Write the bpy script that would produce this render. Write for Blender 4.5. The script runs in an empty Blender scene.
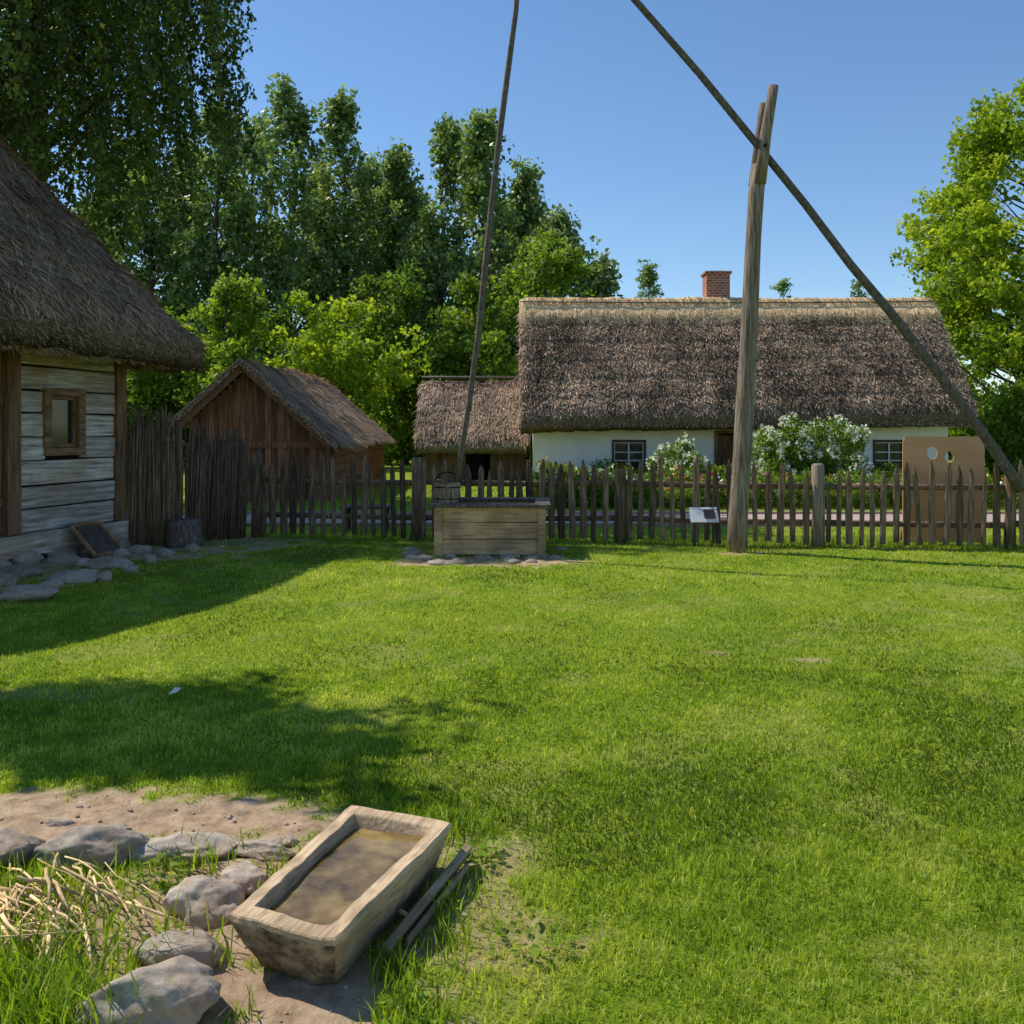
import bpy, math, random
import numpy as np
from mathutils import Vector, Matrix
random.seed(7)
R0=np.random.default_rng(11)
sc=bpy.context.scene

# ------------------------------------------------------------ noise
def _h(ix,iy,seed):
    n=(ix.astype(np.int64)*374761393+iy.astype(np.int64)*668265263+seed*974711)&0x7fffffff
    n=((n^(n>>13))*1274126177)&0x7fffffff
    return ((n^(n>>16))&0xffff)/65535.0
def vnoise(x,y,seed=0):
    x=np.asarray(x,float);y=np.asarray(y,float)
    ix=np.floor(x);iy=np.floor(y);fx=x-ix;fy=y-iy
    fx=fx*fx*(3-2*fx);fy=fy*fy*(3-2*fy)
    a=_h(ix,iy,seed);b=_h(ix+1,iy,seed);c=_h(ix,iy+1,seed);d=_h(ix+1,iy+1,seed)
    return (a*(1-fx)+b*fx)*(1-fy)+(c*(1-fx)+d*fx)*fy
def fbm(x,y,s=1.0,o=3,seed=0):
    v=0;a=.5;t=0
    for i in range(o):
        v=v+a*vnoise(np.asarray(x)*s,np.asarray(y)*s,seed+i*17);t+=a;a*=.5;s*=2.03
    return v/t

# ------------------------------------------------------------ mesh builder
class MB:
    def __init__(s): s.V=[];s.F=[];s.n=0
    def add(s,v,f,mat=0,tint=.5,smooth=False):
        v=np.asarray(v,float).reshape(-1,3);f=np.asarray(f,int)
        t=np.broadcast_to(np.asarray(tint,float),(len(v),)) 
        s.V.append((v,t)); s.F.append((f+s.n,mat,smooth)); s.n+=len(v)
    def box(s,lo,hi,mat=0,tint=.5,jit=0.0,rng=random):
        x0,y0,z0=lo;x1,y1,z1=hi
        v=np.array([(x0,y0,z0),(x1,y0,z0),(x1,y1,z0),(x0,y1,z0),(x0,y0,z1),(x1,y0,z1),(x1,y1,z1),(x0,y1,z1)],float)
        if jit: v+=np.array([[rng.uniform(-jit,jit) for _ in range(3)] for _ in range(8)])
        s.add(v,[(0,3,2,1),(4,5,6,7),(0,1,5,4),(1,2,6,5),(2,3,7,6),(3,0,4,7)],mat,tint)
    def beam(s,p,q,w,h,mat=0,tint=.5,up=(0,0,1)):
        p=Vector(p);q=Vector(q);d=(q-p).normalized();a=d.cross(Vector(up))
        if a.length<1e-3:a=Vector((1,0,0))
        a.normalize();b=a.cross(d)
        v=[]
        for c in (p,q):
            for (i,j) in((-1,-1),(1,-1),(1,1),(-1,1)): v.append(tuple(c+a*i*w/2+b*j*h/2))
        s.add(v,[(0,3,2,1),(4,5,6,7),(0,1,5,4),(1,2,6,5),(2,3,7,6),(3,0,4,7)],mat,tint)
    def tube(s,pts,rad,k=8,mat=0,tint=.5,wob=0.0,squash=(1,1),rng=random,smooth=True,tip=False):
        pts=[Vector(p) for p in pts];n=len(pts);v=[]
        ref=Vector((0,1,0)) if abs((pts[-1]-pts[0]).normalized().y)<.8 else Vector((1,0,0))
        for i,p in enumerate(pts):
            d=(pts[min(i+1,n-1)]-pts[max(i-1,0)]).normalized()
            a=d.cross(ref).normalized();b=a.cross(d).normalized()
            for j in range(k):
                an=2*math.pi*j/k;r=rad[i]*(1+rng.uniform(-wob,wob))
                v.append(tuple(p+a*math.cos(an)*r*squash[0]+b*math.sin(an)*r*squash[1]))
        f=[(i*k+j,i*k+(j+1)%k,(i+1)*k+(j+1)%k,(i+1)*k+j) for i in range(n-1) for j in range(k)]
        base=s.n; s.add(v,f,mat,tint,smooth)
        c0=s.n; s.V.append((np.array([tuple(pts[0]),tuple(pts[-1])]),np.array([np.mean(tint)]*2))); s.n+=2
        f2=[(c0,base+(j+1)%k,base+j) for j in range(k)]+[(c0+1,base+(n-1)*k+j,base+(n-1)*k+(j+1)%k) for j in range(k)]
        s.F.append((np.array(f2),mat,False))
    def build(s,name,mats,parent=None,loc=(0,0,0),rotz=0,bevel=0,solid=0):
        V=np.concatenate([a for a,_ in s.V]);T=np.concatenate([t for _,t in s.V])
        me=bpy.data.meshes.new(name);me.vertices.add(len(V));me.vertices.foreach_set('co',V.astype(np.float32).ravel())
        loops=np.concatenate([f.ravel() for f,_,_ in s.F]);tot=np.concatenate([np.full(len(f),f.shape[1]) for f,_,_ in s.F])
        st=np.concatenate([[0],np.cumsum(tot)[:-1]])
        me.loops.add(len(loops));me.loops.foreach_set('vertex_index',loops.astype(np.int32))
        me.polygons.add(len(tot));me.polygons.foreach_set('loop_start',st.astype(np.int32))
        try: me.polygons.foreach_set('loop_total',tot.astype(np.int32))
        except Exception: pass
        mi=np.concatenate([np.full(len(f),m) for f,m,_ in s.F]);sm=np.concatenate([np.full(len(f),q) for f,_,q in s.F])
        me.polygons.foreach_set('material_index',mi.astype(np.int32));me.polygons.foreach_set('use_smooth',sm.astype(bool))
        at=me.attributes.new('tint','FLOAT','POINT');at.data.foreach_set('value',T.astype(np.float32))
        for m in mats: me.materials.append(m)
        me.update(calc_edges=True);me.validate()
        ob=bpy.data.objects.new(name,me);sc.collection.objects.link(ob)
        ob.location=loc;ob.rotation_euler[2]=rotz
        if parent: ob.parent=parent
        if solid:
            m=ob.modifiers.new('s','SOLIDIFY');m.thickness=solid
        if bevel:
            m=ob.modifiers.new('b','BEVEL');m.width=bevel;m.segments=2;m.limit_method='ANGLE';m.angle_limit=math.radians(40)
        return ob
def empty(name,loc=(0,0,0),rotz=0):
    e=bpy.data.objects.new(name,None);e.empty_display_size=.3;e.location=loc;e.rotation_euler[2]=rotz;sc.collection.objects.link(e);return e

# ------------------------------------------------------------ materials
def base_mat(name):
    m=bpy.data.materials.new(name);m.use_nodes=True;nt=m.node_tree;nt.nodes.clear()
    return m,nt,nt.nodes,nt.links
def ramp(N,stops):
    r=N.new('ShaderNodeValToRGB');e=r.color_ramp.elements
    while len(e)<len(stops): e.new(.5)
    for i,(p,c) in enumerate(stops): e[i].position=p;e[i].color=(*c,1)
    return r
def surf(name,stops,scale=(1,1,1),nscale=5,detail=8,rough=.85,bump=.3,bdist=.02,tintamp=.6,stain=None,spec=.3,nrough=.6,sscale=1.7,offs=True):
    m,nt,N,L=base_mat(name)
    tc=N.new('ShaderNodeTexCoord');mp=N.new('ShaderNodeMapping');mp.inputs['Scale'].default_value=scale
    L.new(tc.outputs['Object'],mp.inputs['Vector'])
    at=N.new('ShaderNodeAttribute');at.attribute_name='tint'
    vec=mp.outputs[0]
    if offs:
        off=N.new('ShaderNodeVectorMath');off.operation='MULTIPLY_ADD'
        off.inputs[1].default_value=(13,17,11);L.new(at.outputs['Fac'],off.inputs[0])
        L.new(mp.outputs[0],off.inputs[2]);vec=off.outputs[0]
    no=N.new('ShaderNodeTexNoise');no.inputs['Scale'].default_value=nscale;no.inputs['Detail'].default_value=detail;no.inputs['Roughness'].default_value=nrough
    L.new(vec,no.inputs['Vector'])
    r=ramp(N,stops);L.new(no.outputs['Fac'],r.inputs[0])
    col=r.outputs[0]
    if stain:
        n2=N.new('ShaderNodeTexNoise');n2.inputs['Scale'].default_value=sscale;n2.inputs['Detail'].default_value=5;L.new(tc.outputs['Object'],n2.inputs['Vector'])
        r2=ramp(N,[(.45,(0,0,0)),(.62,(1,1,1))]);L.new(n2.outputs['Fac'],r2.inputs[0])
        mx=N.new('ShaderNodeMix');mx.data_type='RGBA';mx.inputs[7].default_value=(*stain,1)
        ml=N.new('ShaderNodeMath');ml.operation='MULTIPLY';ml.inputs[1].default_value=.6;L.new(r2.outputs[0],ml.inputs[0])
        L.new(ml.outputs[0],mx.inputs[0]);L.new(col,mx.inputs[6]);col=mx.outputs[2]
    ma=N.new('ShaderNodeMath');ma.operation='MULTIPLY_ADD';ma.inputs[1].default_value=2*tintamp;ma.inputs[2].default_value=1-tintamp
    L.new(at.outputs['Fac'],ma.inputs[0])
    vm=N.new('ShaderNodeVectorMath');vm.operation='SCALE';L.new(col,vm.inputs[0]);L.new(ma.outputs[0],vm.inputs['Scale'])
    bs=N.new('ShaderNodeBsdfPrincipled');L.new(vm.outputs[0],bs.inputs['Base Color']);bs.inputs['Roughness'].default_value=rough
    bs.inputs['Specular IOR Level'].default_value=spec
    if bump:
        bp=N.new('ShaderNodeBump');bp.inputs['Strength'].default_value=bump;bp.inputs['Distance'].default_value=bdist
        L.new(no.outputs['Fac'],bp.inputs['Height']);L.new(bp.outputs[0],bs.inputs['Normal'])
    o=N.new('ShaderNodeOutputMaterial');L.new(bs.outputs[0],o.inputs[0])
    return m
def leafmat(name,dark,mid,light,trans=.4,rough=.55,spec=.25):
    m,nt,N,L=base_mat(name)
    at=N.new('ShaderNodeAttribute');at.attribute_name='tint'
    r=ramp(N,[(0,dark),(.5,mid),(1,light)]);L.new(at.outputs['Fac'],r.inputs[0])
    bs=N.new('ShaderNodeBsdfPrincipled');L.new(r.outputs[0],bs.inputs['Base Color']);bs.inputs['Roughness'].default_value=rough;bs.inputs['Specular IOR Level'].default_value=spec
    tr=N.new('ShaderNodeBsdfTranslucent')
    vm=N.new('ShaderNodeVectorMath');vm.operation='MULTIPLY';vm.inputs[1].default_value=(1.5,1.5,.7);L.new(r.outputs[0],vm.inputs[0]);L.new(vm.outputs[0],tr.inputs[0])
    mx=N.new('ShaderNodeMixShader');mx.inputs[0].default_value=trans
    L.new(bs.outputs[0],mx.inputs[1]);L.new(tr.outputs[0],mx.inputs[2])
    o=N.new('ShaderNodeOutputMaterial');L.new(mx.outputs[0],o.inputs[0])
    return m
def plain(name,c,rough=.6,spec=.4,metal=0):
    m,nt,N,L=base_mat(name)
    tc=N.new('ShaderNodeTexCoord');no=N.new('ShaderNodeTexNoise');no.inputs['Scale'].default_value=9;no.inputs['Detail'].default_value=6
    L.new(tc.outputs['Object'],no.inputs['Vector'])
    r=ramp(N,[(.3,tuple(x*.8 for x in c)),(.7,tuple(min(1,x*1.12) for x in c))]);L.new(no.outputs['Fac'],r.inputs[0])
    bs=N.new('ShaderNodeBsdfPrincipled');L.new(r.outputs[0],bs.inputs['Base Color']);bs.inputs['Roughness'].default_value=rough;bs.inputs['Specular IOR Level'].default_value=spec;bs.inputs['Metallic'].default_value=metal
    o=N.new('ShaderNodeOutputMaterial');L.new(bs.outputs[0],o.inputs[0]);return m

M_pick=surf('weathered_picket_wood',[(.3,(.05,.031,.02)),(.5,(.15,.096,.06)),(.72,(.32,.225,.15))],(14,14,1.2),3,rough=.9,bump=.6,tintamp=.6)
M_polew=surf('weathered_pole_wood',[(.3,(.08,.06,.043)),(.5,(.22,.165,.12)),(.72,(.42,.34,.26))],(14,14,.9),3,rough=.9,bump=.9,tintamp=.35)
M_sweep=surf('sweep_pole_wood',[(.3,(.05,.041,.036)),(.6,(.16,.128,.105)),(.75,(.29,.24,.195))],(6,6,3),4,rough=.85,bump=.5,tintamp=.3)
M_log=surf('hewn_log_wood',[(.28,(.10,.082,.065)),(.43,(.36,.315,.27)),(.6,(.62,.57,.51)),(.8,(.78,.74,.68))],(9,.6,9),3,rough=.85,bump=.9,bdist=.03,tintamp=.3,stain=(.34,.22,.13))
M_brown=surf('brown_timber',[(.3,(.08,.042,.02)),(.5,(.22,.12,.06)),(.75,(.38,.235,.13))],(9,1,9),3,rough=.8,bump=.5,tintamp=.4)
M_brownz=surf('brown_timber_upright',[(.3,(.07,.036,.018)),(.5,(.18,.098,.05)),(.75,(.32,.2,.11))],(9,9,.8),3,rough=.8,bump=.5,tintamp=.4)
M_well=surf('well_plank_wood',[(.28,(.22,.13,.06)),(.5,(.5,.33,.17)),(.75,(.68,.49,.29))],(.9,9,9),3,rough=.8,bump=.5,tintamp=.35,stain=(.14,.105,.06))
M_trough=surf('trough_wood',[(.25,(.22,.14,.07)),(.48,(.47,.33,.195)),(.75,(.66,.5,.33))],(9,1.0,9),6,rough=.8,bump=.7,bdist=.01,tintamp=.4,stain=(.24,.17,.1),sscale=6,offs=False)
M_troughd=surf('trough_end_wood',[(.34,(.03,.023,.014)),(.45,(.16,.115,.065)),(.62,(.4,.31,.2))],(1,1,1.3),13,rough=.85,bump=.9,bdist=.02,tintamp=.4,offs=False)
M_shedw=surf('shed_board_wood',[(.3,(.08,.03,.014)),(.5,(.21,.09,.045)),(.75,(.38,.2,.11))],(7,7,.6),3,rough=.8,bump=.4,tintamp=.5)
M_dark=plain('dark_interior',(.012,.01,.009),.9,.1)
M_stone=surf('field_stone',[(.3,(.18,.14,.105)),(.45,(.31,.255,.2)),(.6,(.43,.365,.295)),(.75,(.56,.49,.41))],(1,1,1),20,rough=.92,bump=.6,bdist=.012,tintamp=.4,stain=(.4,.27,.17),nrough=.75,sscale=6,offs=False)
M_white=surf('whitewash',[(.3,(.88,.84,.76)),(.6,(.93,.9,.83))],(1,1,1),3,rough=.9,bump=.15,tintamp=.03,stain=(.82,.77,.68))
M_frame=plain('white_window_paint',(.78,.77,.73),.5)
M_blue=plain('dark_window_paint',(.035,.03,.035),.5)
m,nt,N,L=base_mat('window_glass');bs=N.new('ShaderNodeBsdfPrincipled');bs.inputs['Base Color'].default_value=(.02,.025,.03,1);bs.inputs['Roughness'].default_value=.08;o=N.new('ShaderNodeOutputMaterial');L.new(bs.outputs[0],o.inputs[0]);M_glass=m
TH=[(.35,(.07,.046,.03)),(.5,(.23,.16,.108)),(.68,(.43,.315,.22))]
M_thatch=surf('thatch_reed',TH,(1,1,1),22,rough=.95,bump=.9,bdist=.03,tintamp=.5,spec=.1,nrough=.8,offs=False,stain=(.13,.1,.055),sscale=1.1)
M_straw=surf('thatch_stalks',[(.3,(.23,.155,.1)),(.5,(.42,.295,.2)),(.72,(.58,.43,.3))],(1,1,1),6,rough=.9,bump=0,tintamp=.85,spec=.1)
M_ridge=surf('fresh_straw',[(.35,(.42,.27,.13)),(.5,(.7,.5,.28)),(.68,(.85,.67,.42))],(1,1,1),14,rough=.9,bump=.6,bdist=.03,tintamp=.3,spec=.1,offs=False,nrough=.75)
M_grthatch=surf('grey_thatch',[(.35,(.11,.088,.066)),(.5,(.3,.245,.195)),(.68,(.5,.42,.34))],(1,1,1),14,rough=.95,bump=.9,bdist=.03,tintamp=.4,spec=.1,offs=False,nrough=.75)
M_bark=surf('bark',[(.3,(.04,.032,.025)),(.6,(.11,.09,.07))],(4,4,1),4,bump=.6,tintamp=.2)
M_birchbark=surf('birch_bark',[(.4,(.03,.03,.03)),(.55,(.16,.15,.135)),(.75,(.4,.38,.35))],(1,1,5),2,bump=.3,tintamp=.2)
M_tan=surf('plywood_tan',[(.3,(.58,.29,.135)),(.6,(.66,.355,.18))],(1,1,3),2,rough=.6,bump=.05,tintamp=.1)
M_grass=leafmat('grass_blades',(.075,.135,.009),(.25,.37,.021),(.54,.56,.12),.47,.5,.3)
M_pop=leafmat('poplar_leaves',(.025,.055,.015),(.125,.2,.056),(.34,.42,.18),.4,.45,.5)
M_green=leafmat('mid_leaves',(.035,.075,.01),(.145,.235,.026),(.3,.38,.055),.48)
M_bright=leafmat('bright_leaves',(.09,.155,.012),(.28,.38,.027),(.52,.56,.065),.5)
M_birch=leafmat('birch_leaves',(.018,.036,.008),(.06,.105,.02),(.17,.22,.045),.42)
M_flow=leafmat('white_petals',(.6,.6,.5),(.8,.8,.73),(.88,.88,.84),.2)
M_fyel=leafmat('orange_petals',(.6,.2,.02),(.75,.4,.03),(.8,.6,.06),.2)
M_fred=leafmat('red_petals',(.4,.02,.03),(.5,.05,.12),(.6,.1,.25),.2)
M_twig=surf('dry_twigs',[(.3,(.5,.31,.13)),(.6,(.76,.56,.3))],(3,3,3),6,bump=.2,tintamp=.5)
# brick
m,nt,N,L=base_mat('brick');tc=N.new('ShaderNodeTexCoord');mp=N.new('ShaderNodeMapping');mp.inputs['Rotation'].default_value=(math.radians(90),0,0)
L.new(tc.outputs['Object'],mp.inputs[0]);b=N.new('ShaderNodeTexBrick');b.inputs['Color1'].default_value=(.45,.125,.065,1);b.inputs['Color2'].default_value=(.24,.06,.035,1);b.inputs['Mortar'].default_value=(.42,.35,.29,1);b.inputs['Scale'].default_value=3.2;b.inputs['Mortar Size'].default_value=.035
L.new(mp.outputs[0],b.inputs[0]);bs=N.new('ShaderNodeBsdfPrincipled');bs.inputs['Roughness'].default_value=.9;L.new(b.outputs[0],bs.inputs[0]);o=N.new('ShaderNodeOutputMaterial');L.new(bs.outputs[0],o.inputs[0]);M_brick=m
# paving
m,nt,N,L=base_mat('paving');tc=N.new('ShaderNodeTexCoord');b=N.new('ShaderNodeTexBrick');b.inputs['Color1'].default_value=(.55,.38,.31,1);b.inputs['Color2'].default_value=(.44,.305,.25,1);b.inputs['Mortar'].default_value=(.2,.17,.13,1);b.inputs['Scale'].default_value=5;b.inputs['Mortar Size'].default_value=.025
L.new(tc.outputs['Object'],b.inputs[0]);bs=N.new('ShaderNodeBsdfPrincipled');bs.inputs['Roughness'].default_value=.9;L.new(b.outputs[0],bs.inputs[0]);o=N.new('ShaderNodeOutputMaterial');L.new(bs.outputs[0],o.inputs[0]);M_pave=m
# water
m,nt,N,L=base_mat('trough_water');tc=N.new('ShaderNodeTexCoord');no=N.new('ShaderNodeTexNoise');no.inputs['Scale'].default_value=6;no.inputs['Detail'].default_value=7;no.inputs['Roughness'].default_value=.65;L.new(tc.outputs['Object'],no.inputs[0])
r=ramp(N,[(.35,(.05,.03,.01)),(.5,(.17,.11,.035)),(.68,(.32,.22,.08))]);L.new(no.outputs[0],r.inputs[0])
bs=N.new('ShaderNodeBsdfPrincipled');bs.inputs['Roughness'].default_value=.015;bs.inputs['IOR'].default_value=1.4;L.new(r.outputs[0],bs.inputs[0])
o=N.new('ShaderNodeOutputMaterial');L.new(bs.outputs[0],o.inputs[0]);M_water=m
# ground (dirt attribute in 'tint')
m,nt,N,L=base_mat('ground_soil_and_turf');tc=N.new('ShaderNodeTexCoord')
def nz(s,d=8,r=.6):
    n=N.new('ShaderNodeTexNoise');n.inputs['Scale'].default_value=s;n.inputs['Detail'].default_value=d;n.inputs['Roughness'].default_value=r;L.new(tc.outputs['Object'],n.inputs['Vector']);return n
g1=nz(.9,6);g2=nz(45,8,.75);g3=nz(11,9,.7)
rg=ramp(N,[(.3,(.1,.15,.013)),(.5,(.2,.285,.019)),(.72,(.34,.37,.05))]);L.new(g2.outputs[0],rg.inputs[0])
rg1=ramp(N,[(.35,(.78,.84,.9)),(.65,(1.17,1.06,.9))]);L.new(g1.outputs[0],rg1.inputs[0])
vm=N.new('ShaderNodeVectorMath');vm.operation='MULTIPLY';L.new(rg.outputs[0],vm.inputs[0]);L.new(rg1.outputs[0],vm.inputs[1])
rd=ramp(N,[(.3,(.24,.15,.085)),(.5,(.48,.335,.21)),(.7,(.64,.48,.32))]);L.new(g3.outputs[0],rd.inputs[0])
at=N.new('ShaderNodeAttribute');at.attribute_name='tint'
mx=N.new('ShaderNodeMix');mx.data_type='RGBA';L.new(at.outputs['Fac'],mx.inputs[0]);L.new(vm.outputs[0],mx.inputs[6]);L.new(rd.outputs[0],mx.inputs[7])
bs=N.new('ShaderNodeBsdfPrincipled');bs.inputs['Roughness'].default_value=.95;bs.inputs['Specular IOR Level'].default_value=.1;L.new(mx.outputs[2],bs.inputs[0])
bp=N.new('ShaderNodeBump');bp.inputs['Strength'].default_value=.8;bp.inputs['Distance'].default_value=.02;L.new(g2.outputs[0],bp.inputs['Height']);L.new(bp.outputs[0],bs.inputs['Normal'])
o=N.new('ShaderNodeOutputMaterial');L.new(bs.outputs[0],o.inputs[0]);M_ground=m

# ------------------------------------------------------------ ground
UX,UY=.28,.96; NX,NY=.96,-.28; CX,CY=-5.35,12.4; ROT=-math.atan2(.28,.96)
def houselocal(x,y):
    dx=x-CX;dy=y-CY
    return dx*NX+dy*NY, dx*UX+dy*UY
FA=np.array([-3.93,13.46]);FB=np.array([6.65,12.0])
def fence_pt(px):
    r=(px-512)/900.; s=(3.93+13.46*r)/(10.58+1.46*r); return FA+(FB-FA)*s
def dirtmask(x,y):
    nn=fbm(x,y,3.2,4,3)-.5; n2=fbm(x,y,14,3,9)-.5
    d=np.zeros_like(x)
    for cx,cy,rx,ry,st in [(-1.5,3.68,1.05,.27,1),(-2.6,3.75,.9,.3,1),(-.95,3.05,.42,.6,1),(-.6,2.5,.5,.28,1),(-1.35,2.95,.35,.3,.75),(-1.05,3.4,.4,.3,.95),(-.14,3.1,.32,.5,.6),(-.27,11.05,1.3,.42,.9),
                        (1.48,6.4,.13,.08,.6),(2.0,6.2,.18,.07,.6),(-2.95,5.4,.35,.13,.4),(4.6,8.5,.3,.08,.35),(2.95,11.7,.45,.25,.7),(-.3,2.2,.4,.35,.65)]:
        q=np.sqrt(((x-cx)/rx)**2+((y-cy)/ry)**2)
        d=np.maximum(d,st*np.clip((1.15-q)*2.2+nn*3.2+n2*2.2,0,1)*(q<1.9))
    d=np.maximum(d,np.clip((fbm(x,y,2.6,4,77)-.6)*3,0,.15))
    lx,ly=houselocal(x,y)
    q=np.clip((1.45-lx+.25*(ly+2))*1.4+nn*3.5+n2*1.5,0,1)*(ly<1.5)*(lx>-6)
    d=np.maximum(d,q*.95)
    t=(x-FA[0])/(FB[0]-FA[0]);fy=FA[1]+(FB[1]-FA[1])*t
    d=np.maximum(d,.5*np.clip(1-np.abs(y-fy)/.16+nn,0,1)*(x>-4.5)*(x<9))
    return np.clip(d,0,1)
def gz(x,y):
    x=np.asarray(x,float);y=np.asarray(y,float)
    near=np.clip((14-y)/3,0,1)*np.clip((9-np.abs(x))/2,0,1)
    return near*((fbm(x,y,.9,2,31)-.5)*.05+(fbm(x,y,7,3,41)-.5)*.018*(1+1.5*dirtmask(x,y)))
def axis(lo,hi,st,far):
    a=np.arange(lo,hi+1e-6,st);o=[];d=st;p=hi
    while p<far: d*=1.5;p+=d;o.append(p)
    q=[];d=st;p=lo
    while p>-far: d*=1.5;p-=d;q.append(p)
    return np.concatenate([q[::-1],a,o])
xs=axis(-7,8,.045,700);ys=axis(1,14,.045,700)
X,Y=np.meshgrid(xs,ys);Z=gz(X,Y)
nx,ny=len(xs),len(ys);I=np.arange(nx*ny).reshape(ny,nx)
mb=MB();mb.add(np.stack([X,Y,Z],-1).reshape(-1,3),np.stack([I[:-1,:-1],I[:-1,1:],I[1:,1:],I[1:,:-1]],-1).reshape(-1,4),0,dirtmask(X,Y).ravel(),True)
mb.build('ground',[M_ground])

def blades(mb,x,y,h,w,lean,tint,rng,seg=True,mat=0):
    n=len(x);z=gz(x,y)-.004
    az=rng.uniform(0,2*np.pi,n);la=rng.uniform(0,2*np.pi,n)
    sx=np.cos(az)*w/2;sy=np.sin(az)*w/2
    lx=np.cos(la)*lean*h;ly=np.sin(la)*lean*h
    b0=np.stack([x-sx,y-sy,z],1);b1=np.stack([x+sx,y+sy,z],1)
    hz=h*np.sqrt(np.clip(1-lean**2*.6,.1,1))
    tip=np.stack([x+lx,y+ly,z+hz],1)
    t=np.repeat(tint,5 if seg else 3)
    if seg:
        m0=np.stack([x-sx*.8+lx*.33,y-sy*.8+ly*.33,z+hz*.6],1);m1=np.stack([x+sx*.8+lx*.33,y+sy*.8+ly*.33,z+hz*.6],1)
        v=np.stack([b0,b1,m1,m0,tip],1).reshape(-1,3);k=np.arange(n)*5
        base=mb.n
        mb.add(v,np.stack([k,k+1,k+2,k+3],1),mat,t)
        mb.F.append((np.stack([k+3,k+2,k+4],1)+base,mat,False))
    else:
        v=np.stack([b0,b1,tip],1).reshape(-1,3);k=np.arange(n)*3
        mb.add(v,np.stack([k,k+1,k+2],1),mat,t)
mb=MB()
def lawn(y0,y1,dens,hs,ws,seg):
    a=(y1-y0)*(1.3*y1+2.0);n=int(a*dens)
    y=R0.uniform(y0,y1,n);x=R0.uniform(-1,1,n)*(.65*y1+1.0)
    d=dirtmask(x,y);lx,ly=houselocal(x,y)
    keep=(R0.random(n)>d*1.04)&~((lx<0)&(ly<0)&(ly>-5))
    keep&=~((np.abs(x+.27)<.66)&(np.abs(y-11.95)<.58))
    x=x[keep];y=y[keep];d=d[keep];n=len(x)
    pt=fbm(x,y,.8,4,5);p2=fbm(x,y,4.5,3,8);p3=fbm(x,y,16,2,18)
    st=.05*np.sign(np.sin((x*.96-y*.28)*2*np.pi/1.3))
    h=hs*(.45+.75*R0.random(n))*(.5+1.0*p2)*(1-.4*d)
    t=np.clip(.41+1.25*(pt-.5)+.8*(p2-.5)+.6*(p3-.5)+R0.normal(0,.16,n)+.3*d+st,0,1)
    t=np.where(R0.random(n)<.06,1,t)
    blades(mb,x,y,h,ws*(.7+.6*R0.random(n)),R0.uniform(.1,1.0,n),t,R0,seg)
lawn(1.9,3,16000,.036,.0042,True);lawn(3,4.2,11000,.035,.005,True);lawn(4.2,6,6500,.034,.0065,True)
lawn(6,9,2600,.034,.010,False);lawn(9,13.6,1300,.038,.015,False)
mb.build('lawn_grass',[M_grass])
def weeds(name,spots):
    mb=MB()
    for cx,cy,rx,ry,n,h in spots:
        x=R0.normal(cx,rx,n);y=R0.normal(cy,ry,n)
        blades(mb,x,y,h*(.4+.8*R0.random(n)),.007*(.6+.8*R0.random(n)),R0.uniform(.15,.85,n),np.clip(R0.normal(.34,.2,n),0,1),R0,True)
    return mb.build(name,[M_grass])
weeds('tall_grass_tufts',[(-1.4,2.72,.24,.17,500,.13),(-1.5,2.45,.2,.12,800,.19),(-1.25,2.38,.1,.08,280,.19),(-1.15,3.28,.1,.06,90,.1),(-1.75,3.1,.25,.1,200,.12),(-.33,2.62,.04,.07,110,.11),(-.25,2.42,.06,.06,120,.12),
   (-.83,3.25,.04,.1,70,.1),(-.2,2.95,.06,.2,200,.09),(-.98,2.7,.06,.05,80,.1),(-.74,2.47,.03,.03,25,.08),(-.17,3.6,.12,.08,200,.1),(-.3,2.36,.05,.04,90,.1),
   (2.95,11.75,.25,.1,200,.13),(-.27,11.2,.9,.08,200,.09),(-4.2,12.4,.5,.1,260,.13)])
mb=MB();n=3500;s=R0.random(n)*1.15;x=FA[0]+(FB[0]-FA[0])*s;y=FA[1]+(FB[1]-FA[1])*s+R0.normal(0,.07,n)
blades(mb,x,y,.13*(.4+R0.random(n)),np.full(n,.012),R0.uniform(.1,.6,n),np.clip(R0.normal(.4,.2,n),0,1),R0,False);mb.build('fence_foot_grass',[M_grass])
mb=MB()
for cx,cy,rr_,n_ in ((-.3,2.5,.07,60),(-.27,2.35,.08,60),(-1.25,3.2,.1,50),(-.12,3.35,.1,60),(-1.6,2.6,.2,120),(-.9,2.38,.06,40),(.05,2.8,.15,50)):
    a=R0.uniform(0,6.28,n_);r=rr_*R0.random(n_)**.5;x=cx+r*np.cos(a);y=cy+r*np.sin(a);z=gz(x,y)+.012+R0.random(n_)*.035
    ln=R0.uniform(.02,.045,n_);dx=np.cos(a)*ln;dy=np.sin(a)*ln;c=np.stack([x,y,z],1);d3=np.stack([dx,dy,R0.uniform(-.2,.5,n_)*ln],1);s3=np.stack([-dy*.33,dx*.33,0*dx],1)
    v=np.stack([c-d3*.5,c+s3,c+d3*.5,c-s3],1).reshape(-1,3);k=np.arange(n_)*4;mb.add(v,np.stack([k,k+1,k+2,k+3],1),0,np.repeat(np.clip(R0.normal(.3,.15,n_),0,1),4))
mb.build('broadleaf_weeds',[M_grass])

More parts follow.
